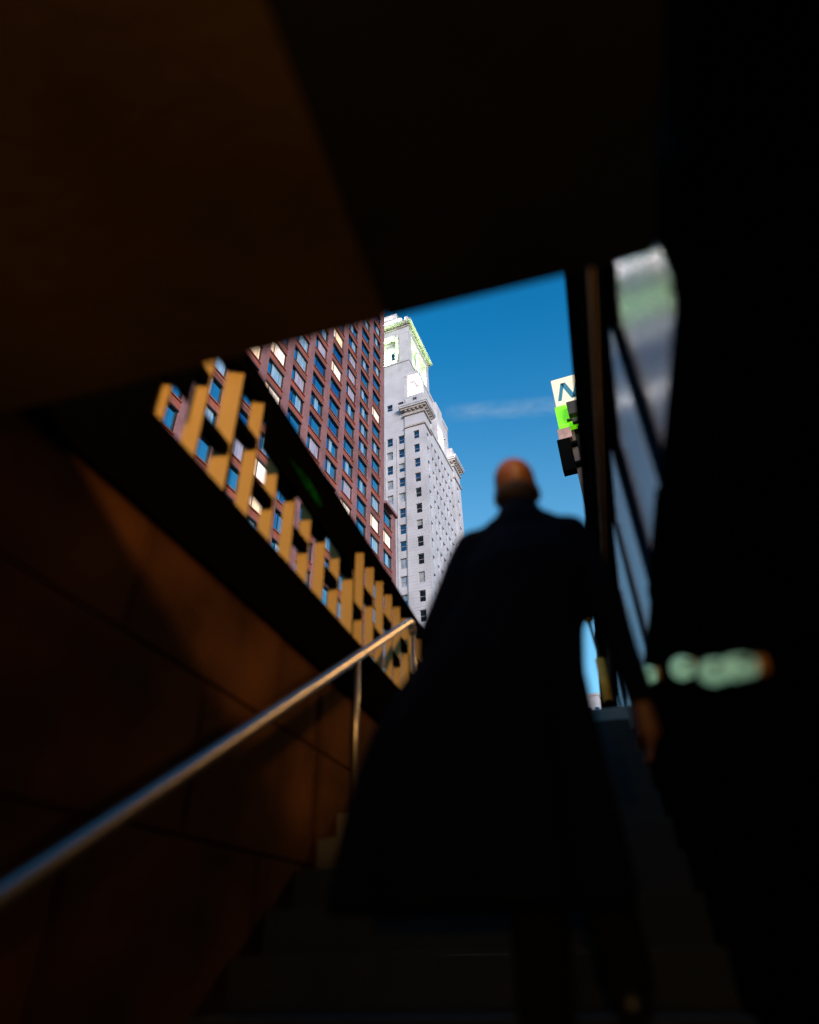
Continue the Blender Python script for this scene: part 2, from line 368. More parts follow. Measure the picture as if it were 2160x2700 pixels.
# ------------------------------------------------------------------ handrails
def handrail(label, L, u0, u1, post_us, wall):
    t = thing('handrail', label, 'handrail', W(0, L, 0), AZ, 'handrails of the stairs')
    z = lambda u: .622 * u - .753
    pts = [(u0 + (u1 - u0) * i / 24, 0, z(u0 + (u1 - u0) * i / 24)) for i in range(25)]
    e = pts[-1]
    pts += [(e[0] + .05, 0, e[2] + .022), (e[0] + .10, 0, e[2] + .018), (e[0] + .13, 0, e[2] - .02), (e[0] + .14, 0, e[2] - .07)]
    build('rail', MB().tube(pts, .032, 20), MT['chrome'], t, smooth=True)
    build('end_post', MB().tube([(e[0] + .14, 0, e[2] - .06), (e[0] + .14, 0, STREET - .17 * 0 + .02 if e[0] > 5 else e[2] - .9)], .019, 14), MT['chrome'], t, smooth=True)
    for pu in post_us:
        build('post', MB().tube([(pu, 0, z(pu) - .02), (pu, 0, z(pu) - .95)], .017, 14), MT['chrome'], t, smooth=True)
        build('bracket', MB().tube([(pu, 0, z(pu) - .055), (pu, wall * .05, z(pu) - .09), (pu, wall * .11, z(pu) - .09)], .009, 10), MT['chrome'], t, smooth=True)
    return t
handrail('shining stainless handrail rising along the left stair wall to a curled end', 1.38, .5, 5.12, (3.78,), 1)

# ------------------------------------------------------------------ right wall of glossy panels, with a dark screen above
rw = thing('panelled_wall', 'polished black panel wall at the right hand of the stairs reflecting sky', 'wall', W(0, RW, 0), AZ)
build('backing', MB().box(-9, UTOP + 3, -.22, -.03, -1.95, 1.80), MT['steel'], rw)
u = -1.2; rr = random.Random(11)
while u < UTOP + .8:
    wd = rr.choice((.62, .80, .70))
    o = build('wall_panel', MB().box(0, wd - .008, -.028, 0, 0, .70), MT['gloss'], rw, (u, 0, 1.10)); o.rotation_euler = (rr.uniform(-.006, .006), 0, rr.uniform(-.042, -.030))
    o = build('wall_panel', MB().box(0, wd - .008, -.028, 0, 0, 2.13), MT['matte'], rw, (u, 0, -1.045)); o.rotation_euler = (rr.uniform(-.006, .006), 0, rr.uniform(-.01, .01))
    u += wd
scr = thing('steel_screen', 'tall black steel screen standing on the right hand curb of the stairs', 'screen', W(0, RW, 0), AZ)
build('curb', MB().box(SLAB_U, UTOP + 6, -.20, -.002, 1.832, 1.87), MT['steel'], scr)
u = 1.30
while u < UTOP + 5.0:
    build('screen_panel', MB().box(0, .70, -.07, -.045, 0, 1.20), MT['steel'], scr, (u, 0, 1.872)); 
    build('mullion', MB().box(.702, .738, -.09, -.02, 0, 1.20), MT['steel'], scr, (u, 0, 1.872)); u += .74
build('top_rail', MB().box(1.3, UTOP + 5.7, -.09, .0, 3.075, 3.13), MT['steel'], scr)
build('brown_rail', MB().tube([(SLAB_U, -.002, 2.17), (UTOP + 5.5, -.002, 2.10)], .018, 12), MT['edgestone'], scr, smooth=True)

# right handrail stub at the top of the stairs
t = thing('rail_post', 'handrail post with a painted orange highlight at the top right of the stairs', 'handrail', W(5.55, -.245, 0), AZ)
build('post', MB().tube([(0, 0, 1.50), (0, 0, 1.78), (0, 0, 2.02)], .028, 14), MT['steel'], t, smooth=True)
build('highlight_sleeve', MB().tube([(0, 0, 1.66), (0, 0, 2.03)], .042, 16), MT['orange_metal'], t, smooth=True)  # orange light on the post is put into this bright base colour
build('finial', MB().ellipsoid((0, .03, 2.42), (.035, .035, .04)), MT['orange_metal'], t, smooth=True)
build('upper_post', MB().tube([(0, .03, 2.40), (0, .0, 2.03)], .014, 12), MT['edgestone'], t, smooth=True)

# fluorescent fittings on the right wall
wl = thing('wall_light', 'greenish white lit fluorescent wall fitting low on the black panel wall', 'light', W(0, RW, 0), AZ)
for (u_, z_, r_) in ((2.62, .870, .046), (1.80, .605, .040), (1.42, .462, .034), (1.22, .400, .026)):
    hb = build('mount', MB().tube([(u_, .002, z_), (u_, .018, z_)], r_ * .6, 16), MT['orange_metal'], wl, smooth=False)
    build('diffuser', MB().ellipsoid((u_, .045, z_), (r_, .035, r_ * .8)), MT['lampw'], hb, smooth=True)
    build('guard', MB().tube([(u_ - r_ * 1.2, .03, z_), (u_, .085, z_ + r_ * .2), (u_ + r_ * 1.2, .03, z_)], .006, 8).tube([(u_, .02, z_ - r_ * 1.1), (u_, .085, z_), (u_, .02, z_ + r_ * 1.1)], .006, 8), MT['steel'], hb)

# ------------------------------------------------------------------ street lamps behind (warm light)
def street_lamp(u, l, arm, power, label, hgt=2.5):
    t = thing('street_lamp', label, 'street lamp', W(u, l, STREET), AZ, 'warm street lamps on the sidewalk')
    build('pole', MB().tube([(0, 0, 0), (0, 0, hgt - .1)], .06, 14, radii=[.08, .05]), MT['lampmetal'], t, smooth=True)
    build('arm', MB().tube([(0, 0, hgt - .2), (0, arm * .5, hgt + .05), (0, arm, hgt + .1)], .03, 12), MT['lampmetal'], t, smooth=True)
    h = build('lamp_head', MB().box(-.18, .18, arm - .12, arm + .3, hgt + .04, hgt + .16), MT['lampmetal'], t, bevel=.03)
    build('lens', MB().box(-.14, .14, arm - .08, arm + .26, hgt + .015, hgt + .038), MT['sodium'], h)
    ld = bpy.data.lights.new('lamp', 'POINT'); ld.energy = power; ld.color = (1.0, .52, .16); ld.shadow_soft_size = .38
    lo = bpy.data.objects.new('lamp_bulb', ld); C.objects.link(lo); lo.parent = h; lo.location = (0, arm + .1, hgt - .1)
street_lamp(-4.5, -4.1, 1.6, 1700, 'low warm sodium lamp on the sidewalk behind the foot of the stairs')
street_lamp(12.0, -3.8, 1.6, 700, 'unseen warm sodium lamp beyond the right hand screen, added for the handrail highlight', 5.6)  # out of view, placed to draw the warm highlight along the left handrail

pl = thing('soffit_fill_light', 'unseen warm fill lamp added in the passage to light the soffit', 'light', W(-2.2, RW, .15), AZ)  # unseen lamp added to put faint warm light on the soffit
hb = build('mount', MB().box(-.08, .08, .002, .03, -.06, .06), MT['steel'], pl, bevel=.004)
build('diffuser', MB().ellipsoid((0, .06, 0), (.06, .04, .05)), MT['sodium'], hb, smooth=True)
ld = bpy.data.lights.new('lamp', 'POINT'); ld.energy = 32; ld.color = (1.0, .55, .15); ld.shadow_soft_size = .05
lo = bpy.data.objects.new('lamp_bulb', ld); C.objects.link(lo); lo.parent = hb; lo.location = (0, .16, 0)

# ------------------------------------------------------------------ person
def person():
    P = thing('person', 'balding person seen from behind in a dark navy coat climbing the stairs', 'person', W(1.90, .09, 0), AZ)
    def remesh(o, vs, it=4, sf=.6):
        m = o.modifiers.new('fuse', 'REMESH'); m.mode = 'VOXEL'; m.voxel_size = vs; m.use_smooth_shade = True
        s2 = o.modifiers.new('smooth', 'SMOOTH'); s2.factor = sf; s2.iterations = it
    # local frame: x = away from the camera, y = left, z up (camera height 0)
    b = MB()
    b.ellipsoid((0, 0, 1.385), (.098, .077, .108))                 # skull
    b.ellipsoid((-.015, 0, 1.40), (.088, .076, .088))
    b.ellipsoid((.045, 0, 1.30), (.066, .056, .070))               # face and jaw
    b.ellipsoid((.108, 0, 1.325), (.014, .011, .022))              # nose
    b.ellipsoid((.094, 0, 1.275), (.014, .024, .008))              # mouth
    for s in (1, -1):
        b.ellipsoid((.01, s * .078, 1.345), (.020, .010, .034))    # ears
        b.ellipsoid((.088, s * .03, 1.352), (.012, .014, .009))    # eyes
    b.capsule((0, 0, 1.30), .066, (-.02, 0, 1.17), .070)           # neck
    b.capsule((-.02, .13, 1.09), .045, (-.02, -.13, 1.09), .045)
    b.capsule((-.02, .01, 1.07), .10, (-.05, .06, .80), .10); b.capsule((-.05, .06, .80), .10, (-.06, .06, .62), .10)
    arms = {1: [(-.02, .19, 1.08), (-.06, .30, .80), (.04, .35, .56), (.08, .36, .47)],
            -1: [(-.02, -.170, 1.07), (-.04, -.226, .82), (.0, -.262, .58), (.02, -.266, .48)]}
    for s, A in arms.items():
        b.capsule(A[0], .048, A[1], .040); b.capsule(A[1], .040, A[2], .028)
        b.capsule(A[2], .026, A[3], .034)                          # palm
        hx, hy, hz = A[3]
        for q, ln in enumerate((.055, .068, .072, .062)):
            fx = hx + (.030 - .02 * q); b.capsule((fx, hy, hz - .02), .0085, (fx, hy - s * .006, hz - .02 - ln * .6), .008)
            b.capsule((fx, hy - s * .006, hz - .02 - ln * .6), .008, (fx, hy - s * .022, hz - .02 - ln), .007)
        b.capsule((hx + .035, hy - s * .01, hz + .02), .010, (hx + .055, hy - s * .03, hz - .03), .008)
    legs = {1: [(-.06, .10, .60), (.05, .10, .16), (-.12, .10, -.25), (.0, .10, -.31)],
            -1: [(-.06, -.02, .60), (.16, -.06, .26), (.10, -.09, -.10), (.22, -.09, -.155)]}
    for s, A in legs.items():
        b.capsule(A[0], .085, A[1], .058); b.capsule(A[1], .058, A[2], .042); b.capsule(A[2], .04, A[3], .036)
    o = build('body', b, MT['skin'], P); remesh(o, .009)
    h = MB()                                                        # thin band of short hair round the sides and nape
    h.ellipsoid((-.020, 0, 1.325), (.082, .0775, .052))
    o = build('hair', h, MT['hair'], P, smooth=True)
    c = MB()                                                        # coat
    c.capsule((-.03, .168, 1.118), .078, (-.03, -.150, 1.118), .078)
    c.capsule((-.02, .05, 1.175), .062, (-.02, -.05, 1.175), .062)
    c.ellipsoid((-.04, .01, .96), (.155, .212, .22))
    # skirt of the coat: rings with folds
    rings = ((1.02, .015, .195, .15), (.88, .045, .205, .16), (.76, .10, .245, .165), (.64, .155, .285, .175), (.52, .19, .32, .185), (.40, .21, .34, .195), (.28, .22, .352, .205), (.16, .225, .36, .215), (.06, .23, .365, .22))
    n0 = len(c.v); SG = 72
    for (z_, yc, ry, rx) in rings:
        am = max(0, .9 - z_) * .030
        for k in range(SG):
            t_ = 2 * math.pi * k / SG
            f_ = 1 + am * (math.cos(7 * t_ + 1.5 * z_) + .5 * math.cos(13 * t_ + 1)) / .2
            c.v.append((-.05 + rx * f_ * math.cos(t_), yc + ry * f_ * math.sin(t_), z_))
    for i in range(len(rings) - 1):
        for k in range(SG):
            c.f.append((n0 + i * SG + k, n0 + i * SG + (k + 1) % SG, n0 + (i + 1) * SG + (k + 1) % SG, n0 + (i + 1) * SG + k)); c.m.append(0)
    c.f.append(tuple(n0 + k for k in range(SG))); c.f.append(tuple(n0 + (len(rings) - 1) * SG + k for k in reversed(range(SG)))); c.m += [0, 0]
    c.capsule((-.03, 0, 1.17), .10, (-.015, 0, 1.225), .088)
    c.capsule((-.03, .06, 1.15), .085, (-.03, -.06, 1.15), .085)        # collar
    A = arms[1]; c.capsule(A[0], .082, A[1], .078); c.capsule(A[1], .078, A[2], .055)
    A = arms[-1]; c.capsule(A[0], .075, A[1], .052); c.capsule(A[1], .052, A[2], .042)
    o = build('coat', c, MT['coat'], P); remesh(o, .014, 6)
    for s, A in legs.items():
        tr = MB(); tr.capsule(A[0], .105, A[1], .078); tr.capsule(A[1], .078, (A[2][0], A[2][1], A[2][2] + .02), .064)
        o = build('trouser_leg', tr, MT['trouser'], P); remesh(o, .014, 4)
        sh = MB(); sh.capsule((A[2][0] - .03, A[2][1], A[2][2] - .03), .048, (A[3][0] + .12, A[3][1], A[3][2] - .005), .040)
        build('shoe', sh, MT['shoe'], P, smooth=True)
person()

# ------------------------------------------------------------------ brick apartment tower
FP = 2.90; CP = 1.2956 * FP; X0 = 19.29 * FP; Y0 = 8.734 * FP; Z0 = 18.05 * FP
bt = thing('brick_tower', 'tall red brick apartment tower with rows of blue windows left of the pale tower', 'building')
OW, OH = 2.72, 2.08
CN, RT, RB = 19, -15, 16
XL = X0 - CN * CP - CP / 2
zroof = Z0 + (-RT + .75) * FP; XR = 58.5
def cx(c): return X0 - c * CP
def cz(r): return Z0 - r * FP
build('core', MB().box(XL, XR - .05, Y0 + .55, Y0 + 20, STREET, zroof - .3).box(XR - .05, 62.1, Y0 + .55, Y0 + 16, STREET, 45.2), MT['darkbld'], bt)
for c in range(-1, CN):                                       # piers
    x1 = cx(c) - OW / 2; x0 = cx(c + 1) + OW / 2
    top = 45.35 if c == -1 else zroof
    if c == -1: x0 = cx(0) + OW / 2; x1 = cx(-1) - OW / 2 ; 
    build('pier', MB().box(x0, x1, Y0 - .08, Y0 + .54, STREET, (45.35 if c == -1 else zroof)), MT['pier'], bt)
    if c == -1:
        build('pier', MB().box(x0, XR, Y0 - .082, Y0 + .53, 45.36, zroof), MT['pier'], bt)
build('pier', MB().box(cx(-1) + OW / 2, 62.2, Y0 - .08, Y0 + .54, STREET, 45.35), MT['pier'], bt)
build('side_wall', MB().box(XR - .25, XR, Y0 + .56, Y0 + 20, 45.3, zroof), MT['pier'], bt)
build('parapet', MB().box(XL, XR + .1, Y0 - .4, Y0 + .5, zroof + .002, zroof + .9), MT['pier'], bt)
build('parapet', MB().box(XR + .01, 62.35, Y0 - .40, Y0 + .5, 45.352, 45.75), MT['pier'], bt)
for r in range(-15, 17, 4):
    build('joint_course', MB().box(XL, XR - .01 if cz(r) > 45 else 62.1, Y0 - .10, Y0 - .083, cz(r) - FP / 2 - .04, cz(r) - FP / 2 + .04), MT['cornice_thin'], bt)
# window meshes
fr = MB(); a, h = OW / 2, OH / 2; tk = .15
fr.box(-a, -a + tk, .08, .30, -h, h).box(a - tk, a, .08, .30, -h, h).box(-a + tk, a - tk, .08, .30, h - tk, h).box(-a + tk, a - tk, .08, .30, -h, -h + tk)
fr.box(-.60, -.52, .12, .28, -h + tk, h - tk)
fr.box(-a, a, -.02, .12, h - .13, h)                          # lintel strip
frame_me = fr.mesh('window', MT['wframe'])
pane_me = {}
for k in ('blue', 'blue2', 'pale', 'lav', 'lit', 'warm'):
    p = MB(); p.box(-.52, a - tk, .16, .175, -h + tk, h - tk, 0); p.box(-a + tk, -.60, .16, .175, -h + tk, h - tk, 1)
    second = {'blue': 'blue2', 'blue2': 'blue', 'pale': 'blue', 'lav': 'blue', 'lit': 'warm', 'warm': 'lit'}[k]
    pane_me[k] = p.mesh('pane', [MT[k], MT[second]])
# panes where a curtain covers only part of the glass
for k, (c0, c1) in {'half_a': (-.2, .5), 'half_b': (-.45, .2), 'half_c': (.1, 1.0)}.items():
    p = MB(); p.box(-.52, c0, .16, .175, -h + tk, h - tk, 0); p.box(c0, c1, .16, .175, -h + tk, h - tk, 1); p.box(c1, a - tk, .16, .175, -h + tk, h - tk, 0); p.box(-a + tk, -.60, .16, .175, -h + tk, h - tk, 2)
    pane_me[k] = p.mesh('pane', [MT['blue'], MT['pale'], MT['blue2']])
spm = MB().box(-a - .002, a + .002, .0, .30, -(FP - OH) / 2, (FP - OH) / 2).box(-a, a, -.10, -.002, (FP - OH) / 2 - .12, (FP - OH) / 2 - .01).mesh('spandrel', MT['spandrel'])
special = {(3, -3): 'warm', (3, -1): 'lit', (2, -3): 'lav', (2, -2): 'lav', (4, -1): 'lav', (6, 2): 'lit', (7, 3): 'warm', (0, -2): 'lit', (2, -1): 'lav',
           (2, 3): 'half_a', (2, 4): 'lav', (0, 4): 'lit', (-1, 4): 'lit', (6, 4): 'lit', (4, 4): 'lav', (5, 2): 'lav', (4, 0): 'blue2', (3, 0): 'blue2', (3, 2): 'blue2',
           (1, 0): 'half_a', (1, 1): 'half_a', (0, 0): 'half_a', (3, 3): 'half_b', (4, 2): 'half_a', (2, 0): 'half_a', (1, 2): 'blue', (1, 3): 'half_a', (5, 1): 'pale', (0, 5): 'pale',
           (6, 7): 'lit', (6, 8): 'warm', (7, 7): 'lav', (9, 8): 'blue', (7, 8): 'blue', (10, 8): 'blue2', (2, 5): 'lit'}
rr = random.Random(5); mass = MB(); massg = MB(); masss = MB(); nwin = 0
def emit_box(mb, x, z, boxes):
    for q in boxes: mb.box(x + q[0], x + q[1], Y0 + q[2], Y0 + q[3], z + q[4], z + q[5])
def slabline(x): return 735 - .228 * (x - 520)
for c in range(-1, CN):
    for r in range(RT, RB + 1):
        z = cz(r); x = cx(c)
        if c == -1 and r < 3: continue
        if z - FP < STREET: continue
        px, py = proj((x, Y0, z))
        vis = py > slabline(px) - 30 and 300 < px < 860 and py < 1320 and py > 600
        kind = special.get((c, r)) or rr.choice(['blue', 'blue', 'blue', 'blue2', 'half_a', 'half_b', 'half_c', 'pale', 'blue2', 'blue'])
        if vis and nwin < 300:
            nwin += 1
            o = put('window', frame_me, bt, (x, Y0, z)); put('pane', pane_me[kind], o)
            put('spandrel', spm, bt, (x, Y0, z - FP / 2))
        else:
            emit_box(mass, x, z, [(-a, a, .12, .3, -h, h)]); emit_box(massg, x, z, [(-a + tk, a - tk, .10, .118, -h + tk, h - tk)])
            emit_box(masss, x, z - FP / 2, [(-a - .002, a + .002, .0, .30, -(FP - OH) / 2, (FP - OH) / 2)])
build('far_window_frames', mass, MT['wframe'], bt, kind='stuff'); build('far_panes', massg, MT['blue'], bt, kind='stuff'); build('far_spandrels', masss, MT['spandrel'], bt, kind='stuff')

# ------------------------------------------------------------------ pale stone tower
pt = thing('stone_tower', 'pale grey stone tower with green lit crown beside the brick tower', 'building')
ZP = 0.0405 * 89
def facade_x(name, X, ys, zs, holes, depth, m, parent):       # wall in the plane X = const facing -X
    mb = MB()
    for i in range(len(ys) - 1):
        for j in range(len(zs) - 1):
            if (i, j) in holes:
                y0, y1, z0, z1 = ys[i], ys[i + 1], zs[j], zs[j + 1]; x1 = X + depth
                mb.quad((X, y0, z0), (x1, y0, z0), (x1, y0, z1), (X, y0, z1)).quad((X, y1, z0), (x1, y1, z0), (x1, y1, z1), (X, y1, z1))
                mb.quad((X, y0, z0), (X, y1, z0), (x1, y1, z0), (x1, y0, z0)).quad((X, y0, z1), (X, y1, z1), (x1, y1, z1), (x1, y0, z1))
            else:
                mb.quad((X, ys[i], zs[j]), (X, ys[i + 1], zs[j]), (X, ys[i + 1], zs[j + 1]), (X, ys[i], zs[j + 1]))
    return build(name, mb, m, parent)
def facade_y(name, Y, xs, zs, holes, depth, m, parent):
    mb = MB()
    for i in range(len(xs) - 1):
        for j in range(len(zs) - 1):
            if (i, j) in holes:
                a0, a1, z0, z1 = xs[i], xs[i + 1], zs[j], zs[j + 1]; y1 = Y + depth
                mb.quad((a0, Y, z0), (a0, y1, z0), (a0, y1, z1), (a0, Y, z1)).quad((a1, Y, z0), (a1, y1, z0), (a1, y1, z1), (a1, Y, z1))
                mb.quad((a0, Y, z0), (a1, Y, z0), (a1, y1, z0), (a0, y1, z0)).quad((a0, Y, z1), (a1, Y, z1), (a1, y1, z1), (a0, y1, z1))
            else:
                mb.quad((xs[i], Y, zs[j]), (xs[i + 1], Y, zs[j]), (xs[i + 1], Y, zs[j + 1]), (xs[i], Y, zs[j + 1]))
    return build(name, mb, m, parent)

WH = 2.1
ztop0 = 0.9151 * 89                            # head of a window row
rows = [ztop0 + ZP * k for k in (1, 0)] + [ztop0 - ZP * k for k in range(1, 21)]
rows = sorted(rows)
ZS = [STREET]
for zt_ in rows: ZS += [zt_ - WH, zt_]
ZCOR = 89.6
ZS.append(ZCOR)
holes_rows = [1 + 2 * i for i in range(len(rows))]
def win_mesh(axis, w, hgt, glass, blind, fmat=None):
    """sash window: frame with meeting rail; local origin at its lower left, wall plane at 0"""
    f = MB(); p = MB(); t = .06
    def bx(mb, a0, a1, z0, z1, d0, d1, mi=0):
        if axis == 'x': mb.box(d0, d1, a0, a1, z0, z1, mi)
        else: mb.box(a0, a1, d0, d1, z0, z1, mi)
    bx(f, 0, t, 0, hgt, .28, .36); bx(f, w - t, w, 0, hgt, .28, .36); bx(f, t, w - t, 0, t, .28, .36); bx(f, t, w - t, hgt - t, hgt, .28, .36)
    bx(f, t, w - t, hgt / 2 - .04, hgt / 2 + .04, .26, .36)
    bx(p, t, w - t, t, hgt / 2 - .04, .32, .34, 0); bx(p, t, w - t, hgt / 2 + .04, hgt - t, .30, .32, 1)
    return f.mesh('window', fmat or MT['cornice']), p.mesh('pane', [MT[glass], MT[blind]])
def cornice(parent, x0, x1, y0, y1, zb_, zt_, over, n=3, dent=True, m=None):
    """moulded cornice round a block: frieze, recessed band, bed mould, corona"""
    H_ = zt_ - zb_
    for f0, f1, fo in ((0, .22, .30), (.22, .50, .08), (.50, .66, .62), (.66, .80, .88), (.80, 1.0, 1.0)):
        o_ = over * fo
        build('cornice_course', MB().box(x0 - o_, x1 + o_, y0 - o_, y1 + o_, zb_ + H_ * f0 + .002, zb_ + H_ * f1), m or (MT['cornice'] if fo < .7 else MT['stone2']), parent)  # lower courses take the darker stone tone
    if dent:
        d = MB(); s_ = .9; zz0 = zb_ + H_ * .36; zz = zb_ + H_ * .499; oo = over * .5
        k = x0
        while k < x1: d.box(k, k + .4, y0 - oo, y0 - over * .085, zz0, zz); k += s_
        k = y0
        while k < y1: d.box(x0 - oo, x0 - over * .085, k, k + .4, zz0, zz); k += s_
        build('dentils', d, MT['cornice'], parent, kind='stuff')

# front : corner pavilion, then the recessed bay
PX, PY = 89.0, 29.6
ysP = [PY, 30.80, 31.98, 33.85]
facade_x('wall', PX, ysP, ZS, {(1, j) for j in holes_rows}, .34, MT['stone'], pt)
build('wall', MB().quad((PX, 33.85, STREET), (PX + .5, 33.85, STREET), (PX + .5, 33.85, ZCOR), (PX, 33.85, ZCOR)), MT['stone'], pt)
BX = PX + .35
bays = [34.22, 36.76]                           # lower edges of the window columns
ysB = [33.85]
for i in range(6): ysB += [34.15 + 2.5 * i, 34.15 + 2.5 * i + 1.28]
ysB.append(50.0)
facade_x('wall', BX, ysB, ZS + [92.7, 94.5, 103.0], {(1 + 2 * i, j) for i in range(6) for j in holes_rows + [len(ZS)]}, .34, MT['stone'], pt)
f1, p1 = win_mesh('x', 1.18, WH, 'slate', 'slate'); f1b, p1b = win_mesh('x', 1.18, WH, 'slate', 'slatepale'); f1c, p1c = win_mesh('x', 1.18, WH, 'slatepale', 'slatepale')
f2, p2 = win_mesh('x', 1.28, WH, 'slate', 'slate'); f2b, p2b = win_mesh('x', 1.28, WH, 'slate', 'slatepale'); f2c, p2c = win_mesh('x', 1.28, WH, 'slatepale', 'slatepale')
rr = random.Random(9)
n_all = 0
restf = MB(); 
for zt_ in rows:
    row = round((ztop0 - zt_) / ZP)
    if zt_ > 20:
        k = rr.choices([0, 1, 2], [5, 3, 1])[0] if row not in (8,) else 2
        o = put('window', (f1, f1b, f1c)[k], pt, (PX, 30.80, zt_ - WH)); put('pane', (p1, p1b, p1c)[k], o)
        for i in range(3):
            k = rr.choices([0, 1, 2], [5, 2, 1])[0] if row not in (3, 7) else 2
            o = put('window', (f2, f2b, f2c)[k], pt, (BX, 34.15 + 2.5 * i, zt_ - WH)); put('pane', (p2, p2b, p2c)[k], o)
        for i in range(3, 6): restf.box(BX + .3, BX + .34, 34.15 + 2.5 * i, 34.15 + 2.5 * i + 1.28, zt_ - WH, zt_)
    else:
        for i in range(6): restf.box(BX + .3, BX + .34, 34.15 + 2.5 * i, 34.15 + 2.5 * i + 1.28, zt_ - WH, zt_)
        restf.box(PX + .3, PX + .34, 30.80, 31.98, zt_ - WH, zt_)
build('far_panes', restf, MT['slate'], pt, kind='stuff')
for i in range(3):
    o = put('window', f2, pt, (BX, 34.15 + 2.5 * i, 92.7)); o.scale = (1, 1, 1.8 / WH); put('pane', p2, o)
# narrow pilaster strips between the bays
for yv in (33.95, 35.62, 38.1, 40.6):
    build('pilaster', MB().box(BX - .13, BX - .002, yv, yv + .16, STREET, 84.5), MT['stone2'], pt)

# right face
RX = [(89.0, 92.8, PY, [(90.2, 1.2)]), (92.8, 108.6, PY + .3, [(93.6 + 2.15 * i, 1.35) for i in range(7)]), (108.6, 113.2, PY, [(110.2, 1.25)])]
meshcache = {}
for (xa, xb, Y, cols) in RX:
    xs = [xa]; hi = set()
    for i, (x_, w_) in enumerate(cols): xs += [x_, x_ + w_]; hi.add(1 + 2 * i)
    xs.append(xb)
    facade_y('wall', Y, xs, ZS, {(i, j) for i in hi for j in holes_rows}, .34, MT['stone'], pt)
    for (x_, w_) in cols:
        key = w_
        if key not in meshcache: meshcache[key] = [win_mesh('y', w_, WH, 'mirror', 'mirror', MT['stone2']), win_mesh('y', w_, WH, 'slate', 'mirror', MT['stone2'])]
        for zt_ in rows:
            if zt_ < 26: continue
            k = 1 if rr.random() < .15 else 0
            o = put('window', meshcache[key][k][0], pt, (x_, Y, zt_ - WH)); put('pane', meshcache[key][k][1], o)
build('wall', MB().quad((92.8, PY, STREET), (92.8, PY + .3, STREET), (92.8, PY + .3, ZCOR), (92.8, PY, ZCOR)).quad((108.6, PY, STREET), (108.6, PY + .3, STREET), (108.6, PY + .3, ZCOR), (108.6, PY, ZCOR))
      .quad((113.2, PY, STREET), (113.2, 50, STREET), (113.2, 50, ZCOR), (113.2, PY, ZCOR)), MT['stone'], pt)
build('core', MB().box(BX + .5, 113.0, PY + .9, 49.8, STREET, ZCOR - .1), MT['darkbld'], pt)
# belt courses and cornices of the two pavilions
for (xa, xb) in ((89.0, 92.8), (108.6, 113.2)):
    build('belt_course', MB().box(xa - .28, xb + .28, PY - .28, 33.85, 86.3, 86.75), MT['cornice'], pt)
    cornice(pt, xa, xb, PY, 33.85, 89.60, 92.35, 1.05, 4)
    # attic block with a small window
    build('attic_block', MB().box(xa + .05, xb - .05, PY + .05, 33.6, 92.36, 95.3), MT['stone2'], pt)
    o = put('window', f1, pt, (xa + .05 - .30, 31.0, 92.9)); o.scale = (1, .8, .75); put('pane', p1, o)
build('belt_course', MB().box(92.81, 108.59, PY + .05, PY + .6, 88.3, 88.8), MT['stone2'], pt)
# tier behind the pavilions
build('tier_wall', MB().box(89.9, 110.2, 33.3, 49.9, 89.61, 102.2).box(91.6, 93.3, 32.3, 33.298, 89.61, 102.2).box(93.302, 110.2, 30.9, 33.298, 89.61, 102.2), MT['stone2'], pt)
build('tier_coping', MB().box(89.75, 110.35, 30.75, 50.0, 102.202, 103.2), MT['stone2'], pt)
build('shaft_base', MB().box(90.5, 108.0, 32.0, 48, 103.202, 104.0), MT['stone2'], pt)
# floodlit central bay on the right face of the tier
build('lit_bay', MB().box(99.6, 103.6, 30.1, 30.88, 90.0, 102.1), MT['stone2'], pt)
# urns on the pavilions
for (ux, uy) in ((90.4, 31.1), (111.0, 31.3)):
    zz = 95.3 if ux in (90.3, 111.5) else 89.7
    build('urn', MB().tube([(ux, uy, zz), (ux, uy, zz + .5), (ux, uy, zz + .7), (ux, uy, zz + 2.4), (ux, uy, zz + 4.2), (ux, uy, zz + 4.8), (ux, uy, zz + 5.3), (ux, uy, zz + 6.0)], .3, 12,
                           radii=[.55, .55, .28, .30, .38, .70, .45, .10]), MT['cornice'], pt, smooth=True)
# shaft
SX, SY, SZ = 90.8, 33.1, 104.01
SX1 = 104.6
build('shaft', MB().box(SX, SX1, SY, 47.0, SZ, 108.3), MT['stone2'], pt)
build('shaft_ledge', MB().box(SX - .15, SX1 + .15, SY - .15, 47.1, 108.302, 108.7), MT['stone2'], pt)
# colonnade stage: corner piers, thin columns, deep green lit loggias
build('loggia_wall', MB().box(SX + 1.6, SX1 - 1.4, SY + 1.3, 46, 108.71, 118.2), MT['stone2'], pt)
build('corner_pier', MB().box(SX, SX + 2.0, SY, SY + 2.35, 108.71, 118.2), MT['stone2'], pt)
build('corner_pier', MB().box(SX1 - 1.9, SX1, SY, SY + 2.4, 108.71, 118.2), MT['stone2'], pt)
for yv in (36.1, 40.4, 44.0):
    build('column', MB().tube([(SX + .5, yv, 108.71), (SX + .5, yv, 117.0), (SX + .5, yv, 117.1), (SX + .5, yv, 118.19)], .42, 14, radii=[.45, .38, .6, .65]), MT['stone2'], pt, smooth=True)
for xv in (98.1,):
    build('column', MB().tube([(xv, SY + .5, 108.71), (xv, SY + .5, 117.0), (xv, SY + .5, 117.1), (xv, SY + .5, 118.19)], .36, 14, radii=[.4, .32, .5, .55]), MT['stone2'], pt, smooth=True)
build('entablature', MB().box(SX - .05, SX1 + .05, SY - .05, 47.05, 118.202, 120.0), MT['stone2'], pt)
cornice(pt, SX, SX1, SY, 47.0, 120.0, 121.6, 1.0, 3)
build('niche_window', MB().box(SX + 1.52, SX + 1.59, 37.2, 38.0, 111.5, 113.8), MT['slate'], pt)
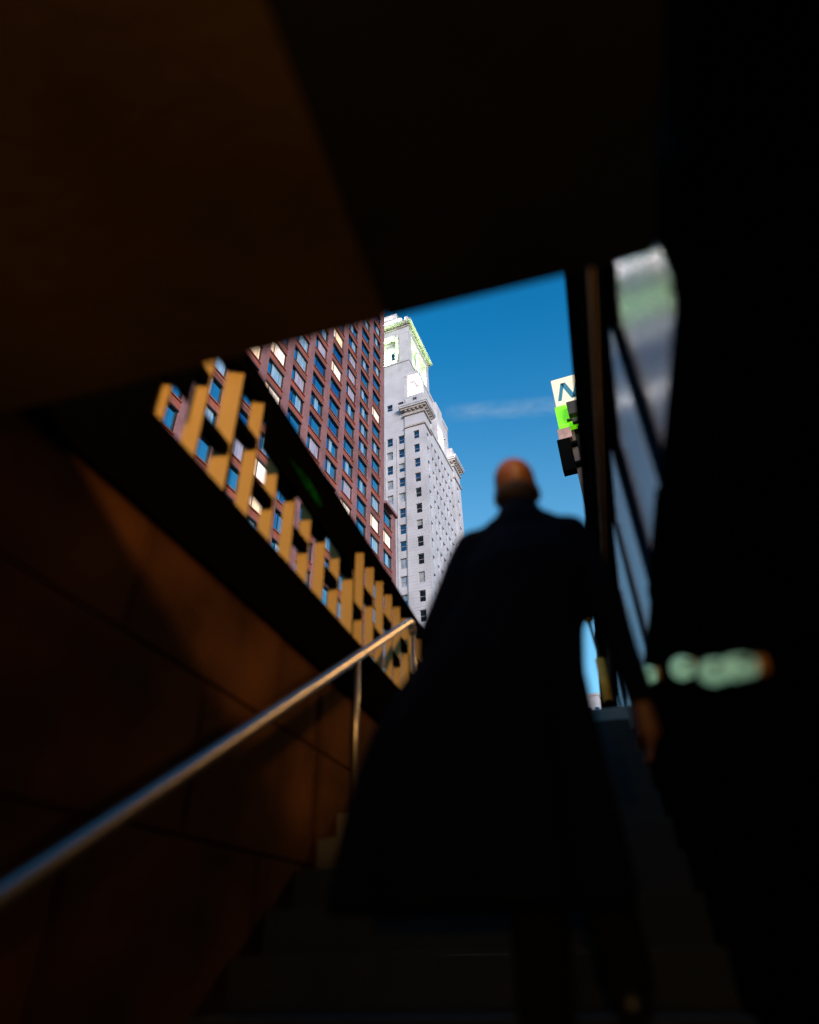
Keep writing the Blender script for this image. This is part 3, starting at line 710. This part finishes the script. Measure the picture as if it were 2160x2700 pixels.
build('niche_lintel', MB().box(SX + 1.2, SX + 1.58, 36.8, 39.6, 115.0, 115.7), MT['stone2'], pt)
# crown
build('crown_wall', MB().box(SX + 2.0, SX1 - 2, 35.6, 46, 121.61, 125.5), MT['stone2'], pt)
build('crown_coping', MB().box(SX + 1.7, SX1 - 1.7, 35.3, 46.3, 125.502, 126.2), MT['stone2'], pt)
build('crown_top', MB().box(SX + 3.5, SX1 - 3.5, 37.3, 44.5, 126.21, 131), MT['stone2'], pt)
for (ux, uy) in ((SX + .4, SY + .4), (SX1 - .5, SY + .4)):
    build('finial', MB().tube([(ux, uy, 121.6), (ux, uy, 122.3), (ux, uy, 122.5), (ux, uy, 123.4), (ux, uy, 124.4)], .3, 12, radii=[.8, .8, .5, .6, .1]), MT['stone2'], pt, smooth=True)
# floodlights (lit in the photograph): housings with lenses and lamps
def flood(x, y, z, colname, col, power, size=.4):
    h_ = build('floodlight', MB().box(x - .2, x + .2, y - .2, y + .2, z, z + .12), MT['lampmetal'], pt)
    build('lens', MB().box(x - .17, x + .17, y - .17, y + .17, z + .121, z + .15), MT[colname], h_)
    ld = bpy.data.lights.new('floodlight', 'POINT'); ld.energy = power; ld.color = col; ld.shadow_soft_size = size
    lo = bpy.data.objects.new('floodlight_bulb', ld); C.objects.link(lo); lo.location = (x, y, z + .5); lo.parent = h_
GC = (.58, 1.0, .38); WC = (1.0, .96, .90)
for yv in (37.6, 42.2): flood(SX + .6, yv, 108.72, 'greenlit', GC, 9000)
for xv in (94.6, 97.7, 101.0): flood(xv, SY + .35, 108.72, 'greenlit', GC, 5000)
flood(SX - .6, 37.0, 121.62, 'whitelit', WC, 9000); flood(SX - .6, 41.0, 121.62, 'whitelit', WC, 9000)
for xv in (94.5, 99.5): flood(xv, SY + .9, 121.62, 'greenlit', GC, 450)
flood(90.5, 32.6, 95.35, 'whitelit', WC, 650, .5); flood(92.4, 31.5, 95.35, 'whitelit', WC, 650, .5)
flood(91.0, 31.9, 95.35, 'whitelit', WC, 350, .5); lo_ = C.objects[-1]; lo_.location.z = 99.5
flood(101.6, 29.2, 92.0, 'whitelit', WC, 900)

# ------------------------------------------------------------------ dark building on the right and its blade sign
rb = thing('corner_building', 'dark brown low building with a pale stone corner beyond the right hand screen', 'building')
BY = .87
build('wall', MB().box(30.2, 60, -25, BY - .05, STREET, 25.0), MT['darkbld'], rb)
build('corner_quoin', MB().box(30.0, 30.19, BY - .34, BY, STREET, 25.2), MT['edgestone'], rb)
build('parapet', MB().box(30.0, 60, -25, BY + .02, 25.21, 25.5), MT['darkbld'], rb)
rr = random.Random(2)
for j in range(6):
    for i in range(4):
        y1 = -.6 - i * 3.2; z0 = 4.5 + j * 3.4
        f_ = build('window', MB().box(30.12, 30.198, y1 - 1.4, y1, z0, z0 + 2), MT['wframe'], rb)
        build('pane', MB().box(30.10, 30.118, y1 - 1.3, y1 - .1, z0 + .1, z0 + 1.9), MT['slate'], f_)
sg = thing('blade_sign', 'stacked blade sign with a lit cream panel lettered N above green', 'sign')
X = 29.6
build('cream_panel', MB().box(X, X + .5, -1.6, 1.25, 27.02, 29.28), MT['signw'], sg, bevel=.05)
lt = MB()
def stroke(a, b_, wd):
    # letter strokes on the cream panel; coordinates: right across the panel, up
    (a0, z0), (a1, z1) = a, b_
    lt.v += []; n = len(lt.v)
    for (aa, zz) in ((a0 - wd / 2, z0), (a0 + wd / 2, z0), (a1 + wd / 2, z1), (a1 - wd / 2, z1)):
        lt.v.append((X - .03, 1.25 - aa, zz))
    for (aa, zz) in ((a0 - wd / 2, z0), (a0 + wd / 2, z0), (a1 + wd / 2, z1), (a1 - wd / 2, z1)):
        lt.v.append((X - .002, 1.25 - aa, zz))
    lt.f += [(n, n + 1, n + 2, n + 3), (n + 7, n + 6, n + 5, n + 4), (n, n + 4, n + 5, n + 1), (n + 1, n + 5, n + 6, n + 2), (n + 2, n + 6, n + 7, n + 3), (n + 3, n + 7, n + 4, n)]
    lt.m += [0] * 6
stroke((.30, 27.38), (.66, 28.78), .22); stroke((.68, 28.78), (1.16, 27.38), .30); stroke((1.18, 27.38), (1.62, 28.78), .24)
build('letter', lt, MT['signt'], sg)
build('green_panel', MB().box(X + .02, X + .48, -1.6, 1.36, 25.22, 27.0), MT['signg'], sg, bevel=.03)
build('equipment_box', MB().box(X - .45, X, -.9, .62, 25.75, 26.75).box(X - .2, X, .45, .80, 25.55, 25.65).box(X - .3, X, -.9, .5, 25.22, 25.5), mat('dark_brown_metal_box', (.03, .02, .012), .6), sg, bevel=.02)
build('copper_panel', MB().box(X + .02, X + .48, .70, 1.48, 24.42, 25.2), MT['copper'], sg, bevel=.02)
build('black_box', MB().box(X - .02, X + .55, .86, 1.62, 22.05, 24.40), MT['steel'], sg, bevel=.02)
build('mast', MB().tube([(X + .25, .2, 22.3), (X + .25, .2, 29.2)], .09, 10).tube([(X + .25, .2, 28.6), (X + 2.4, -.5, 25.4)], .04, 8), MT['steel'], sg)
build('bracket', MB().box(X + .05, X + .45, .5, .85, 22.4, 22.6).box(X + .05, X + .45, .5, .85, 23.9, 24.1), MT['steel'], sg)

side = thing('side_building', 'dark brick building along the sidewalk behind the right hand screen', 'building')
build('wall', MB().box(-60, 24, -22, -6.6, STREET, 23), MT['darkbld'], side)
build('cornice', MB().box(-60.3, 24.3, -22, -6.1, 23.002, 23.8), MT['edgestone'], side)
wm_ = MB().box(0, 1.6, -.08, -.002, 0, 2.1).mesh('window', MT['wframe']); pm_ = MB().box(.1, 1.5, .0, .03, .1, 2.0).mesh('pane', MT['slate'])
for i in range(12):
    for j in range(5):
        o = put('window', wm_, side, (-25 + i * 3.9, -6.52, 5 + j * 3.5)); put('pane', pm_, o)

# ------------------------------------------------------------------ far towers low in the gap
def far_tower(label, x, y, wx, wy, z1, m):
    t = thing('far_building', label, 'building', (x, y, STREET), 0)
    build('wall', MB().box(0, wx, 0, wy, 0, z1), m, t)
    fl = int((z1 - 6) / 3.8); n = int(wy / 3.0)
    wmesh = MB().box(-.12, -.01, 0, 1.5, 0, 2.0).mesh('window', MT['slate'])
    for j in range(fl):
        for i in range(n):
            put('window', wmesh, t, (0, .8 + i * 3.0, 4 + j * 3.8))
    build('parapet', MB().box(-.3, wx + .3, -.3, wy + .3, z1 + .002, z1 + 1), m, t)
far_tower('pinkish far building glimpsed under the arm of the person', 260, 18.2, 30, 16, 79, MT['far'])
far_tower('pale far block seen beyond the top of the stairs', 330, -6, 30, 22, 96, MT['far'])

# ------------------------------------------------------------------ contrail
def contrail():
    def dirv(az, el): return Vector((math.cos(R(az)) * math.cos(R(el)), math.sin(R(az)) * math.cos(R(el)), math.sin(R(el))))
    a = dirv(16.5, 43.4) * 5200; b_ = dirv(-4, 41.4) * 5200
    L = (b_ - a).length; RR = 95
    o = build('contrail', MB().tube([(-L / 2, 0, 0), (-L / 4, 0, 0), (0, 0, 0), (L / 4, 0, 0), (L / 2, 0, 0)], RR, 20), None, kind='stuff')
    o.location = (a + b_) / 2; o.rotation_mode = 'QUATERNION'; o.rotation_quaternion = (b_ - a).to_track_quat('X', 'Z')
    m = bpy.data.materials.new('thin_ice_cloud'); m.use_nodes = True; n = m.node_tree; n.nodes.clear()
    vo = n.nodes.new('ShaderNodeVolumePrincipled'); vo.inputs['Color'].default_value = (1, 1, 1, 1)
    tc = n.nodes.new('ShaderNodeTexCoord'); mp = n.nodes.new('ShaderNodeMapping'); mp.inputs['Scale'].default_value = (.006, .014, .014)
    nz = n.nodes.new('ShaderNodeTexNoise'); nz.inputs['Scale'].default_value = 1; nz.inputs['Detail'].default_value = 5; nz.inputs['Distortion'].default_value = .6
    mr = n.nodes.new('ShaderNodeMapRange'); mr.inputs[1].default_value = .32; mr.inputs[2].default_value = .72
    sc = n.nodes.new('ShaderNodeMapping'); sc.inputs['Scale'].default_value = (0, 1 / RR, 1 / RR)
    ln = n.nodes.new('ShaderNodeVectorMath'); ln.operation = 'LENGTH'
    fo = n.nodes.new('ShaderNodeMapRange'); fo.inputs[1].default_value = 1.0; fo.inputs[2].default_value = .1; fo.inputs[4].default_value = .0034
    mu = n.nodes.new('ShaderNodeMath'); mu.operation = 'MULTIPLY'
    sx = n.nodes.new('ShaderNodeMapping'); sx.inputs['Scale'].default_value = (2 / L, 0, 0)
    l2 = n.nodes.new('ShaderNodeVectorMath'); l2.operation = 'LENGTH'
    fe = n.nodes.new('ShaderNodeMapRange'); fe.inputs[1].default_value = 1.0; fe.inputs[2].default_value = .6
    m2 = n.nodes.new('ShaderNodeMath'); m2.operation = 'MULTIPLY'
    out = n.nodes.new('ShaderNodeOutputMaterial'); k = n.links.new
    k(tc.outputs['Object'], mp.inputs[0]); k(mp.outputs[0], nz.inputs['Vector']); k(nz.outputs[0], mr.inputs[0])
    k(tc.outputs['Object'], sc.inputs[0]); k(sc.outputs[0], ln.inputs[0]); k(ln.outputs['Value'], fo.inputs[0])
    k(tc.outputs['Object'], sx.inputs[0]); k(sx.outputs[0], l2.inputs[0]); k(l2.outputs['Value'], fe.inputs[0])
    k(mr.outputs[0], mu.inputs[0]); k(fo.outputs[0], mu.inputs[1]); k(mu.outputs[0], m2.inputs[0]); k(fe.outputs[0], m2.inputs[1]); k(m2.outputs[0], vo.inputs['Density'])
    k(vo.outputs[0], out.inputs['Volume'])
    o.data.materials.clear(); o.data.materials.append(m)
contrail()
